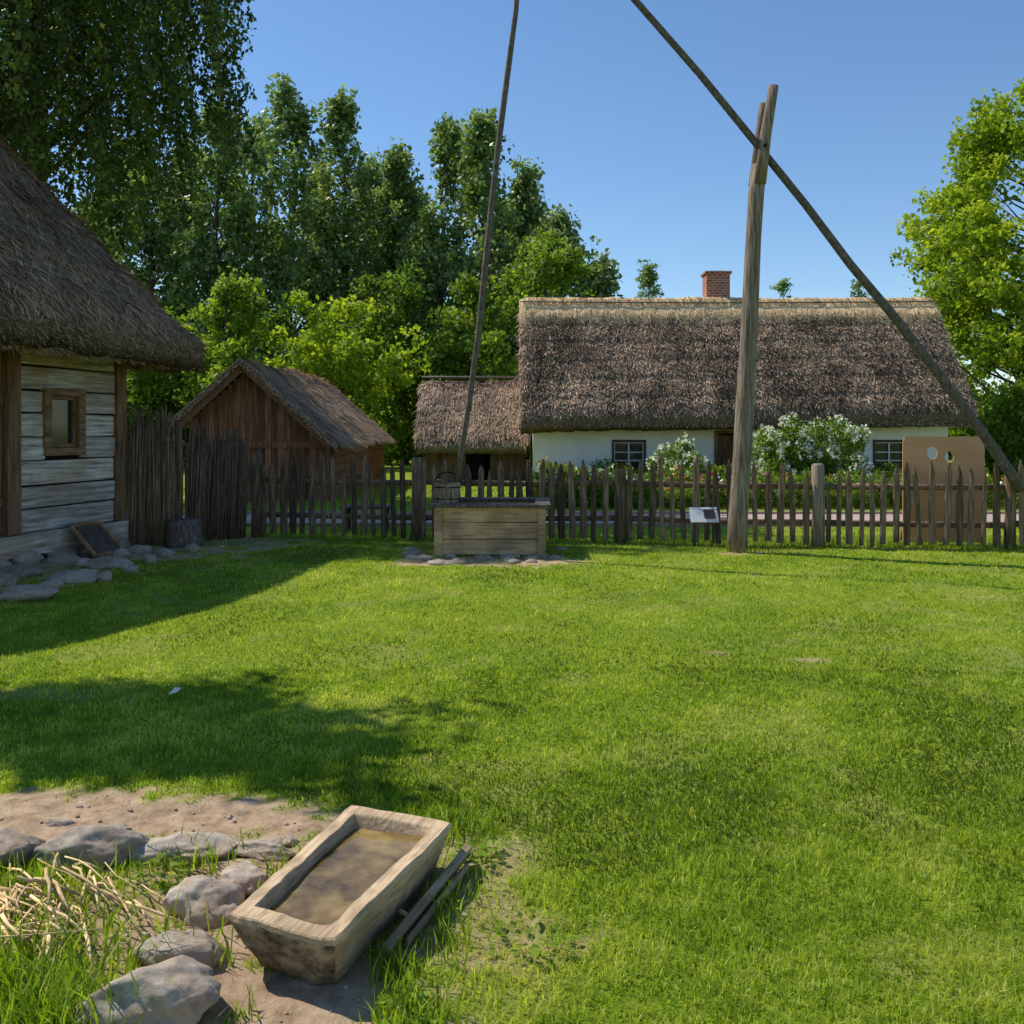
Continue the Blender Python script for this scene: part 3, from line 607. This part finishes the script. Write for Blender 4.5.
mb.box((.6,WYF+.303,0),(.9,29.4,3.0),0,.5);mb.box((12.2,WYF+.303,0),(12.5,29.4,3.0),0,.5);mb.box((.6,29.403,0),(12.5,29.7,3.0),0,.5)
for gx in (.62,12.2): mb.add([(gx,25.8,2.9),(gx,29.6,2.9),(gx,27.6,5.2),(gx+.25,25.8,2.9),(gx+.25,29.6,2.9),(gx+.25,27.6,5.2)],[(0,1,2),(3,5,4)],0,.5)
mb.build('white_walls',[M_white],farm)
mb=MB()
mb.box((.55,WYF-.03,-.02),(12.55,WYF-.004,.2),0,.6);mb.build('stone_plinth',[M_stone],farm)
mb=MB();mg=MB();md=MB()
for a,b,z0,z1 in ops:
    if z0==0:
        md.box((a+.05,WYF+.1,.02),(b-.05,WYF+.15,z1-.05),0,.3)
        for i in range(3): md.box((a+.05+i*.17,WYF+.08,.05),(a+.05+i*.17+.15,WYF+.098,z1-.08),0,.3+.1*i)
        md.box((a-.05,WYF-.03,0),(a+.05,WYF+.12,z1),0,.6);md.box((b-.05,WYF-.03,0),(b+.05,WYF+.12,z1),0,.6);md.box((a-.05,WYF-.03,z1+.002),(b+.05,WYF+.12,z1+.08),0,.6)
        continue
    mg.box((a,WYF+.13,z0),(b,WYF+.15,z1))
    t=.035
    md.box((a-.06,WYF-.035,z0-.06),(b+.06,WYF+.03,z0),1,.3);md.box((a-.06,WYF-.03,z1),(b+.06,WYF+.03,z1+.07),1,.3)
    md.box((a-.06,WYF-.03,z0+.002),(a+.004,WYF+.03,z1-.002),1,.3);md.box((b-.004,WYF-.03,z0+.002),(b+.06,WYF+.03,z1-.002),1,.3)
    mb.box((a+.006,WYF+.06,z0),(a+t,WYF+.11,z1));mb.box((b-t,WYF+.06,z0),(b-.006,WYF+.11,z1))
    c=(a+b)/2;mb.box((c-.02,WYF+.06,z0),(c+.02,WYF+.108,z1))
    for f in (0,.36,.66,1): zc=z0+t/2+(z1-z0-t)*f;mb.box((a+t,WYF+.065,zc-.014),(c-.021,WYF+.105,zc+.014));mb.box((c+.021,WYF+.065,zc-.014),(b-t,WYF+.105,zc+.014))
mb.build('window_sashes',[M_frame],farm);mg.build('window_panes',[M_glass],farm);md.build('door_and_frames',[M_brownz,M_blue],farm)
mb=MB();mb.box((6.0,27.75,4.9),(6.72,28.35,6.42));mb.box((5.95,27.7,6.422),(6.77,28.4,6.5));mb.box((6.15,27.9,6.502),(6.57,28.2,6.54));mb.build('brick_chimney',[M_brick],farm)
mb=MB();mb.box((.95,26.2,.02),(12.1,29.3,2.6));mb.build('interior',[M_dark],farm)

# ------------------------------------------------------------ small grey thatched outbuilding
ob=empty('thatched_outbuilding',(0,0,0))
def Hs(x,y):
    dd=np.abs(y-28.);de=np.maximum(2-dd,0);dx=np.minimum(x+2.8,.45-x)
    return 3.22-.95*np.sqrt(dd*dd+.01)-.1*np.exp(-de/.06)-.06*np.exp(-np.maximum(dx,0)/.06)+.05*(fbm(x,y,2,3,12)-.5)+.04*(fbm(x,y,9,2,16)-.5)
mb=MB();roof(mb,np.arange(-2.8,.46,.07),np.arange(26,30.01,.07),Hs,.3,tseed=31)
n=9000;x=R0.uniform(-2.8,.45,n);y=R0.uniform(26.02,28,n);stalks(mb,x,y,Hs,np.full(n,.2),np.full(n,.02),R0,.04,tb=.5,tseed=31)
mb.tube([(-2.8,27.93,3.24),(.45,27.93,3.24)],[.035,.035],6,2,.9)
mb.build('thatched_roof',[M_grthatch,M_straw,M_sweep],ob)
mb=MB();rg=random.Random(2);x=-2.6
while x<.3:
    if not(-1.5<x<-.8): mb.box((x,26.5,0),(x+.17,26.54,1.75),0,rg.uniform(.2,.7))
    x+=.178
x=26.55
while x<29.4: mb.box((-2.6,x,0),(-2.56,x+.17,1.7),0,rg.uniform(.2,.7));mb.box((.3,x,0),(.34,x+.17,1.7),0,rg.uniform(.2,.7));x+=.178
mb.box((-1.52,26.56,0),(-.8,26.6,1.6),1);mb.box((-2.62,26.44,.0),(-2.5,26.495,1.7),0,.6);mb.box((-2.6,29.4,0),(.34,29.44,1.7),0,.4)
for gx in (-2.58,.3): mb.add([(gx,26.5,1.5),(gx,29.5,1.5),(gx,28,2.9)],[(0,1,2)],0,.4)
mb.build('plank_walls',[M_brownz,M_dark],ob)

# ------------------------------------------------------------ gabled shed
sh=empty('gabled_shed',(-5.98,20.2,0))
ax=-5.98
def Hh(x,y):
    dd=np.abs(x-ax)
    return 3.22-.90*np.sqrt(dd*dd+.004)+.07*(fbm(x,y,1.6,3,12)-.5)+.05*(fbm(x,y,10,2,16)-.5)+.16*np.clip((y-22)/2,0,1)*np.clip(1-np.abs(y-25)/3,0,1)*fbm(x,y,.9,2,5)
Hh0=lambda x,y:Hh(x-5.98,y+20.2)
mb=MB();xl,xr=-7.55,-3.85
roof(mb,np.arange(xl+5.98,xr+5.98+.001,.06),np.arange(-.35,8.8,.09),Hh0,.14,tseed=41)
n=20000;x=R0.uniform(ax,xr,n)+5.98;y=R0.uniform(-.35,8.7,n);stalks(mb,x,y,Hh0,np.full(n,.2),np.full(n,.022),R0,.05,tb=.72,tseed=41)
n=2500;q=R0.uniform(xl,xr,n);zq=Hh(q,q*0+19.85)-R0.random(n)*.15;fringe(mb,np.stack([q+5.98,q*0-.35,zq],1),np.tile([0,-.9,-.3],(n,1)),.02,np.full(n,.06),R0,tb=.85)
mb.build('thatched_roof',[M_grthatch,M_straw],sh)
mb=MB();rg=random.Random(12);x=-7.3
while x<-4.12:
    xc=x+.07;zt=3.0-.9*abs(xc-ax)
    mb.box((x+5.98,.2,0),(x+.135+5.98,.235+rg.uniform(0,.012),zt),0,rg.uniform(.1,.9) if zt>0 else 0);x+=.142
mb.box((-1.35,.16,1.2),(1.85,.198,1.34),0,.5)
mb.box((.25,.165,.05),(.33,.197,1.19),0,.25);mb.box((1.2,.165,.05),(1.28,.197,1.19),0,.25)
mb.beam((-1.5,-.2,1.62),(0,-.2,2.99),.05,.13,1,.5);mb.beam((0,-.2,2.99),(1.95,-.2,1.22),.05,.13,1,.5)
for x in(-1.3,.0,1.8): mb.box((x-.07,.12,0),(x+.07,.157,1.2),0,.4)
for i in range(8):
    for k2 in range(7): mb.box((1.82,.25+i*1.05,k2*.2),(1.87,.25+i*1.05+1.04,k2*.2+.19),0,rg.uniform(.2,.7));mb.box((-1.33,.25+i*1.05,k2*.24),(-1.28,.25+i*1.05+1.04,k2*.24+.23),0,rg.uniform(.2,.7))
mb.box((-1.3,4.2,0),(1.8,4.24,1.4),0,.1)
mb.box((-1.32,8.66,0),(1.88,8.7,1.5),0,.3);mb.add([(-1.3,8.68,1.5),(1.87,8.68,1.4),(0,8.68,3.0)],[(0,1,2)],0,.3)
mb.build('board_walls',[M_shedw,M_brown],sh)

# ------------------------------------------------------------ photo cut-out board
bd=empty('face_cutout_board',(6.02,12.55,0))
mb=MB();gx=np.arange(-.57,.575,.01);gy=np.arange(.03,1.515,.01)
Xb,Zb=np.meshgrid(gx,gy);I=np.arange(Xb.size).reshape(Xb.shape)
q=np.stack([I[:-1,:-1],I[:-1,1:],I[1:,1:],I[1:,:-1]],-1).reshape(-1,4)
cx=(Xb[:-1,:-1]+.005).ravel();cz=(Zb[:-1,:-1]+.005).ravel()
hole=(((cx+.16)/.075)**2+((cz-1.28)/.09)**2<1)|(((cx-.08)/.06)**2+((cz-1.22)/.08)**2<1)
corner=(cz>1.42)&(np.abs(cx)>.57-(cz-1.42)*.3)
mb.add(np.stack([Xb.ravel(),Xb.ravel()*0,Zb.ravel()],1),q[~hole&~corner]);mb.build('painted_panel',[M_tan],bd,solid=.015)
mb=MB();mb.beam((-.4,.03,.04),(-.4,.03,1.0),.04,.03);mb.beam((.4,.03,.04),(.4,.03,1.0),.04,.03);mb.beam((-.4,.45,.02),(-.4,.05,1.0),.04,.03);mb.beam((.4,.45,.02),(.4,.05,1.0),.04,.03);mb.build('support_struts',[M_brownz],bd)
sg=empty('information_sign',(2.62,12.3,0))
mb=MB();mb.beam((-.19,0,.44),(.19,0,.44),.24,.014,0,.5,up=(0,-.75,.6));mb.build('printed_panel',[M_frame],sg)
mb=MB();mb.beam((-.12,.03,0),(-.12,.03,.42),.03,.03,0);mb.beam((.14,.03,0),(.14,.03,.42),.03,.03,0);mb.beam((.0,-.014,.455),(.15,-.014,.455),.15,.006,0,.3,up=(0,-.75,.6));mb.build('legs_and_print',[M_blue],sg)
bn=empty('wooden_bench',(-2.3,14.3,0))
mb=MB();mb.box((-.4,-.2,.36),(.4,-.01,.4),0,.4);mb.box((-.4,.01,.36),(.4,.2,.4),0,.5)
for x in(-.33,.28): mb.box((x,-.16,0),(x+.05,-.1,.357),0,.3);mb.box((x,.1,0),(x+.05,.16,.357),0,.3)
mb.build('bench_boards',[M_sweep],bn,bevel=.005)

# ------------------------------------------------------------ trees
def leafset(mb,C,size,rng,tint,mat,asp=.62,droop=0):
    n=len(C);a=rng.normal(size=(n,3))
    if droop: a[:,2]-=droop*1.5
    a/=np.linalg.norm(a,axis=1)[:,None]
    b=np.cross(a,rng.normal(size=(n,3)));b/=np.linalg.norm(b,axis=1)[:,None]
    s=size[:,None]/2
    v=np.stack([C+a*s,C+b*s*asp,C-a*s,C-b*s*asp],1).reshape(-1,3);k=np.arange(n)*4
    mb.add(v,np.stack([k,k+1,k+2,k+3],1),mat,np.repeat(np.clip(tint,0,1),4))
def tree(name,base,height,R,c0,nl,ncl,cr,nleaf,ls,lm,bm=None,asc=.5,shape=None,seed=1,tr=.2,zs=.8,tb=.45,fr=(.35,1.08),rr_=(.65,1.1)):
    rng=np.random.default_rng(seed);mb=MB();rd=random.Random(seed)
    shape=shape or (lambda t:math.sqrt(max(0,1-(2*t-1)**2)))
    tp=[(rng.normal(0,.012*height*f),rng.normal(0,.012*height*f),height*f*.94) for f in np.linspace(0,1,7)];tp[0]=(0,0,-.1)
    def trp(z):
        f=min(max(z/(height*.94),0),1)*6;i=min(int(f),5);g=f-i
        return np.array(tp[i])*(1-g)+np.array(tp[i+1])*g
    mb.tube(tp,[tr*(1-.85*f) for f in np.linspace(0,1,7)],8,1,.4,.05,rng=rd)
    Cs=[];Ts=[];Rs=[]
    for i in range(nl):
        t=rng.random()**.9;r=R*shape(t)*rng.uniform(*rr_);az=rng.uniform(0,6.283);zt=height*(c0+(1-c0)*t)
        s=trp(max(height*.12,zt-asc*r*1.2-.3));e=np.array([math.cos(az)*r,math.sin(az)*r,zt])+trp(zt)*np.array([1,1,0])
        e2=s*.15+e*.85;mid=(s+e2)/2+np.array([0,0,-.08*r])
        w=tr*.3*(1-.6*t);mb.tube([s,mid,e2],[w,w*.6,w*.15],5,1,.4,rng=rd)
        Cs.append(e2);Ts.append(rng.normal(0,.14));Rs.append(cr*.8)
        for j in range(ncl):
            f=rng.uniform(*fr);p=s*(1-f)+e*f+rng.normal(0,cr*.45,3);Cs.append(p);Ts.append(rng.normal(0,.14));Rs.append(cr*rng.uniform(.5,1.2))
    for j in range(3): Cs.append(trp(height)*1+np.array([0,0,height*.06*rng.random()-.02*height]));Ts.append(.0);Rs.append(cr*.6)
    Cs=np.array(Cs);Ts=np.array(Ts);Rs=np.array(Rs);m=len(Cs)
    idx=rng.integers(0,m,nleaf);o=rng.normal(size=(nleaf,3));o/=np.linalg.norm(o,axis=1)[:,None]
    rad=rng.random(nleaf)**.5;P=Cs[idx]+o*(rad*Rs[idx])[:,None]*np.array([1,1,zs])
    tint=tb+Ts[idx]+rng.normal(0,.14,nleaf)+.14*o[:,2]*rad  # tint rises toward clump tops: light from above put into leaf colour
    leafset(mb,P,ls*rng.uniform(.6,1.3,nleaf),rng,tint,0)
    return mb.build(name,[lm,bm or M_bark],loc=base)
def TX(px,Y): return (px-512)*Y/900
def TZ(py,Y): return 1.6+(430-py)*Y/900
pshape=lambda t:(.55+.45*math.sin(min(t*2.2,1)*math.pi/2))*(1 if t<.5 else max(.2,1-((t-.5)/.5)**2))
for i,(px,py,w,Yd) in enumerate([(150,140,80,58),(185,138,66,62),(218,100,70,57),(252,118,66,63),(290,78,84,58),(342,96,80,60),(398,145,64,63),(444,122,72,60),(484,116,66,57),(522,172,64,62),(560,212,72,58),(594,258,48,56),(110,150,90,60),(320,160,60,68),(420,185,60,70),(505,200,60,70),(370,160,60,66)]):
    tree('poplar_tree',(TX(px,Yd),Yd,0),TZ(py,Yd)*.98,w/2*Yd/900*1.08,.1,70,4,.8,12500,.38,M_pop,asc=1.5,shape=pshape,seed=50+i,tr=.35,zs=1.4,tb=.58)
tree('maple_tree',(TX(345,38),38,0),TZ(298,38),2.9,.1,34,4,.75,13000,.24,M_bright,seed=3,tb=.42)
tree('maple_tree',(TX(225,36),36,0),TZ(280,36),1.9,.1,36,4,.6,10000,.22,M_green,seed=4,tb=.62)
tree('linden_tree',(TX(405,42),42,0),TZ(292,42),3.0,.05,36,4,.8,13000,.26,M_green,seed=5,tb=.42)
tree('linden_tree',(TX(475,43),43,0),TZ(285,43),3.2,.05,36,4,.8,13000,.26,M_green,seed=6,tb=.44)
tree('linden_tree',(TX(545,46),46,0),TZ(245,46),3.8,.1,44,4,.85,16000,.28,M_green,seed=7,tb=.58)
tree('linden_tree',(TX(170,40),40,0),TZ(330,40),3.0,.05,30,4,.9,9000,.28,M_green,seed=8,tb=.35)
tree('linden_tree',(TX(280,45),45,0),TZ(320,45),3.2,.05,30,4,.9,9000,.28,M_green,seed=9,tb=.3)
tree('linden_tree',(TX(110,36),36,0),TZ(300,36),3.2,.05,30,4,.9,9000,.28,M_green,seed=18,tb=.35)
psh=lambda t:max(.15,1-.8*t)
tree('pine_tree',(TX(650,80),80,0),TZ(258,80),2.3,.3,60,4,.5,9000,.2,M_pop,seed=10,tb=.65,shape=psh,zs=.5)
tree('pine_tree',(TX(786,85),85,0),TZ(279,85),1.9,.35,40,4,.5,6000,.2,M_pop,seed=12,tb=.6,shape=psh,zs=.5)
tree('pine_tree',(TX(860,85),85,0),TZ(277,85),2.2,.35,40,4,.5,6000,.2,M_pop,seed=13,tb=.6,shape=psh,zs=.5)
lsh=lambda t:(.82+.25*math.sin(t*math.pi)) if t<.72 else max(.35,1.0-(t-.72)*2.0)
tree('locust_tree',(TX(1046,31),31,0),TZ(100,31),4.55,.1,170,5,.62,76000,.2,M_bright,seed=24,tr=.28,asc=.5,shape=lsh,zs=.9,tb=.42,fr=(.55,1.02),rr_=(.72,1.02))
tree('lilac_bush',(TX(1018,27),27,0),TZ(385,27),1.5,.05,26,4,.5,9000,.15,M_green,seed=15,tr=.06,tb=.45)
rng=np.random.default_rng(77);mb=MB();n=45000
x=rng.uniform(-45,45,n);hh=(2.6+2.6*fbm(x,x*0,.28,3,4));z=rng.random(n)**.8*hh;y=50+rng.normal(0,1.6,n)+3*fbm(x,z,.5,2,3)
leafset(mb,np.stack([x,y,z],1),.55*rng.uniform(.6,1.3,n),rng,.25+.35*fbm(x,z,.9,2,8)+rng.normal(0,.1,n),0);mb.build('distant_treeline_foliage',[M_green])
# birch with hanging strands
rng=np.random.default_rng(5);mb=MB();rd=random.Random(6);BX,BY=-10.9,20.5
mb.tube([(0,0,-.1),(.1,0,4),(0,.1,8),(.1,0,12),(.2,0,16)],[.28,.24,.18,.12,.04],10,1,.5,.04)
ns=1350;P=[];T=[]
for i in range(ns):
    r=4.95*math.sqrt(rng.random());a=rng.uniform(0,6.283);cx,cy=r*math.cos(a),r*math.sin(a)
    zb=4.4+max(0,r-1.2)**1.6*.42+abs(rng.normal(0,1.0));L_=rng.uniform(1.2,3.4);zt=zb+L_+rng.random()**1.1*8
    zt=min(zt,17-r*.5);zb2=zt-L_
    m=int(L_*30);f=rng.random(m);sw=rng.normal(0,.1,2)
    px=cx*(.9+.1*f)+sw[0]*f*2+rng.normal(0,.08,m);py=cy*(.9+.1*f)+sw[1]*f*2+rng.normal(0,.08,m);pz=zt-L_*f
    P.append(np.stack([px,py,pz],1));T.append(np.full(m,rng.normal(.45,.2)))
    if i%14==0:
        mb.tube([(0.05,0,max(3.5,zt-r*.5-.5)),(cx*.5,cy*.5,zt-.2),(cx*.9,cy*.9,zt)],[.045,.022,.008],4,2,.4,rng=rd)
    if i%2==0: mb.tube([(cx*.9,cy*.9,zt),(cx+sw[0]*2,cy+sw[1]*2,zb2)],[.006,.003],3,2,.4,rng=rd)
P=np.concatenate(P);T=np.concatenate(T)
leafset(mb,P,.15*rng.uniform(.5,1.3,len(P)),rng,T+rng.normal(0,.12,len(P)),0,.6,droop=.8)
mb.build('weeping_birch_tree',[M_birch,M_birchbark,M_bark],loc=(BX,BY,0))
# yard tree standing just outside the left of the frame (casts the nearer shadow)
t_=tree('apple_tree',(-6.12,6.74,0),6.0,.7,.79,44,4,.28,12000,.11,M_green,seed=33,tr=.09,zs=.6,tb=.45);t_.scale=(1.9,1,1)

def bush(name,base,R,h,nl,nf,seed,fm,ls=.09,fs=.07):
    rng=np.random.default_rng(seed);mb=MB();rd=random.Random(seed)
    cl=[]
    for i in range(34):
        a=rng.uniform(0,6.28);r=R*rng.random()**.5;z=h*rng.uniform(.2,.88)*(1-.45*(r/R)**2);p=np.array([math.cos(a)*r,math.sin(a)*r,z]);cl.append(p)
        mb.tube([(0,0,0),p*.5+np.array([0,0,.1]),p],[.02,.012,.005],4,2,.4,rng=rd)
    cl=np.array(cl);cr=R*.34
    idx=rng.integers(0,34,nl);o=rng.normal(size=(nl,3));o/=np.linalg.norm(o,axis=1)[:,None]
    leafset(mb,cl[idx]+o*(cr*rng.random(nl)**.45)[:,None],ls*rng.uniform(.6,1.3,nl),rng,.45+rng.normal(0,.18,nl),0)
    if nf:
        nh=nf//9;idx=rng.integers(0,34,nh);o=rng.normal(size=(nh,3));o[:,2]=np.abs(o[:,2])*.8+.1*o[:,2];o/=np.linalg.norm(o,axis=1)[:,None]
        H=cl[idx]+o*cr*1.02;Hh_=np.repeat(H,9,0)+rng.normal(0,.035,(nh*9,3))
        leafset(mb,Hh_,fs*rng.uniform(.6,1.2,nh*9),rng,rng.random(nh*9),1,.9)
    return mb.build(name,[M_green,fm,M_bark],loc=base)
bush('white_flowering_bush',(TX(682,22.5),22.5,0),.68,1.62,5000,2000,2,M_flow)
bush('white_flowering_bush',(TX(780,22.5),22.5,0),.9,2.15,6500,3000,3,M_flow)
bush('white_flowering_bush',(TX(830,22.7),22.7,0),.9,2.15,7000,3300,4,M_flow)
for i,(px,Yd,R_,h_) in enumerate([(575,21.5,.5,.85),(600,22,.4,.7),(720,21.5,.5,.8),(885,22,.6,.8),(910,22.5,.5,.75),(650,21,.5,.6),(860,20.5,.5,.65),(960,21.5,.7,.9)]):
    bush('garden_shrub',(TX(px,Yd),Yd,0),R_,h_,2600,0,20+i,M_flow)
def bed(name,x0,x1,y0,y1,h,nl,nf,seed,seedc=2.0):
    rng=np.random.default_rng(seed);mb=MB()
    x=rng.uniform(x0,x1,nl);y=rng.uniform(y0,y1,nl);hh=h*(.3+1.0*fbm(x,y,seedc,2,seed));z=hh*rng.random(nl)**.7
    leafset(mb,np.stack([x,y,z],1),.1*rng.uniform(.5,1.4,nl),rng,.42+rng.normal(0,.18,nl),0,.4)
    x=rng.uniform(x0,x1,nf);y=rng.uniform(y0,y1,nf);hh=h*(.3+1.0*fbm(x,y,seedc,2,seed))*rng.uniform(.8,1.1,nf)
    sel=fbm(x,y,1.6,2,seed+9)
    for k,(m_,c) in enumerate(((1,sel<.5),(2,(sel>=.5)&(sel<.56)),(3,sel>=.56))):
        nn=c.sum(); 
        if nn: leafset(mb,np.stack([x[c],y[c],hh[c]],1),np.full(nn,.075),rng,rng.random(nn),m_,.9)
    return mb.build(name,[M_green,M_fyel,M_fred,M_flow])
bed('flower_bed',.4,4.6,18.2,20.0,.68,18000,800,1)
bed('flower_bed',5.0,12.6,24.1,25.2,.6,12000,400,2)
bed('flower_bed',.7,4.6,24.2,25.3,.7,8000,300,4)
bed('flower_bed',4.7,10.5,18.2,20.0,.62,22000,350,6)

# ------------------------------------------------------------ light
sd=Vector((2.2,-1.06,-2.95)).normalized()
sun=bpy.data.lights.new('sun','SUN');sun.energy=5.0;sun.angle=math.radians(.5);sun.color=(1,.94,.83)
so=bpy.data.objects.new('sun',sun);so.rotation_euler=sd.to_track_quat('-Z','Y').to_euler();so.location=(-20,10,30);sc.collection.objects.link(so)
w=bpy.data.worlds.new('World');sc.world=w;w.use_nodes=True;nt=w.node_tree;nt.nodes.clear()
sky=nt.nodes.new('ShaderNodeTexSky');sky.sky_type='NISHITA';sky.sun_disc=False;sky.sun_elevation=math.asin(-sd.z);sky.sun_rotation=math.atan2(-sd.x,-sd.y)%(2*math.pi)
sky.air_density=1.0;sky.dust_density=.0;sky.ozone_density=3.2
hs_=nt.nodes.new('ShaderNodeHueSaturation');hs_.inputs['Saturation'].default_value=1.1
bg=nt.nodes.new('ShaderNodeBackground');bg.inputs[1].default_value=.15;o=nt.nodes.new('ShaderNodeOutputWorld')
nt.links.new(sky.outputs[0],hs_.inputs['Color']);nt.links.new(hs_.outputs[0],bg.inputs[0]);nt.links.new(bg.outputs[0],o.inputs[0])
# ------------------------------------------------------------ camera
cam=bpy.data.cameras.new('camera');co=bpy.data.objects.new('camera',cam);sc.collection.objects.link(co);sc.camera=co
co.location=(0,0,1.6);co.rotation_euler=(math.radians(90),0,0);cam.sensor_width=36;cam.lens=36*900/1024;cam.shift_y=-82/1024;cam.clip_end=3000;cam.clip_start=.05
sc.view_settings.view_transform='Standard';sc.view_settings.look='None';sc.view_settings.exposure=0
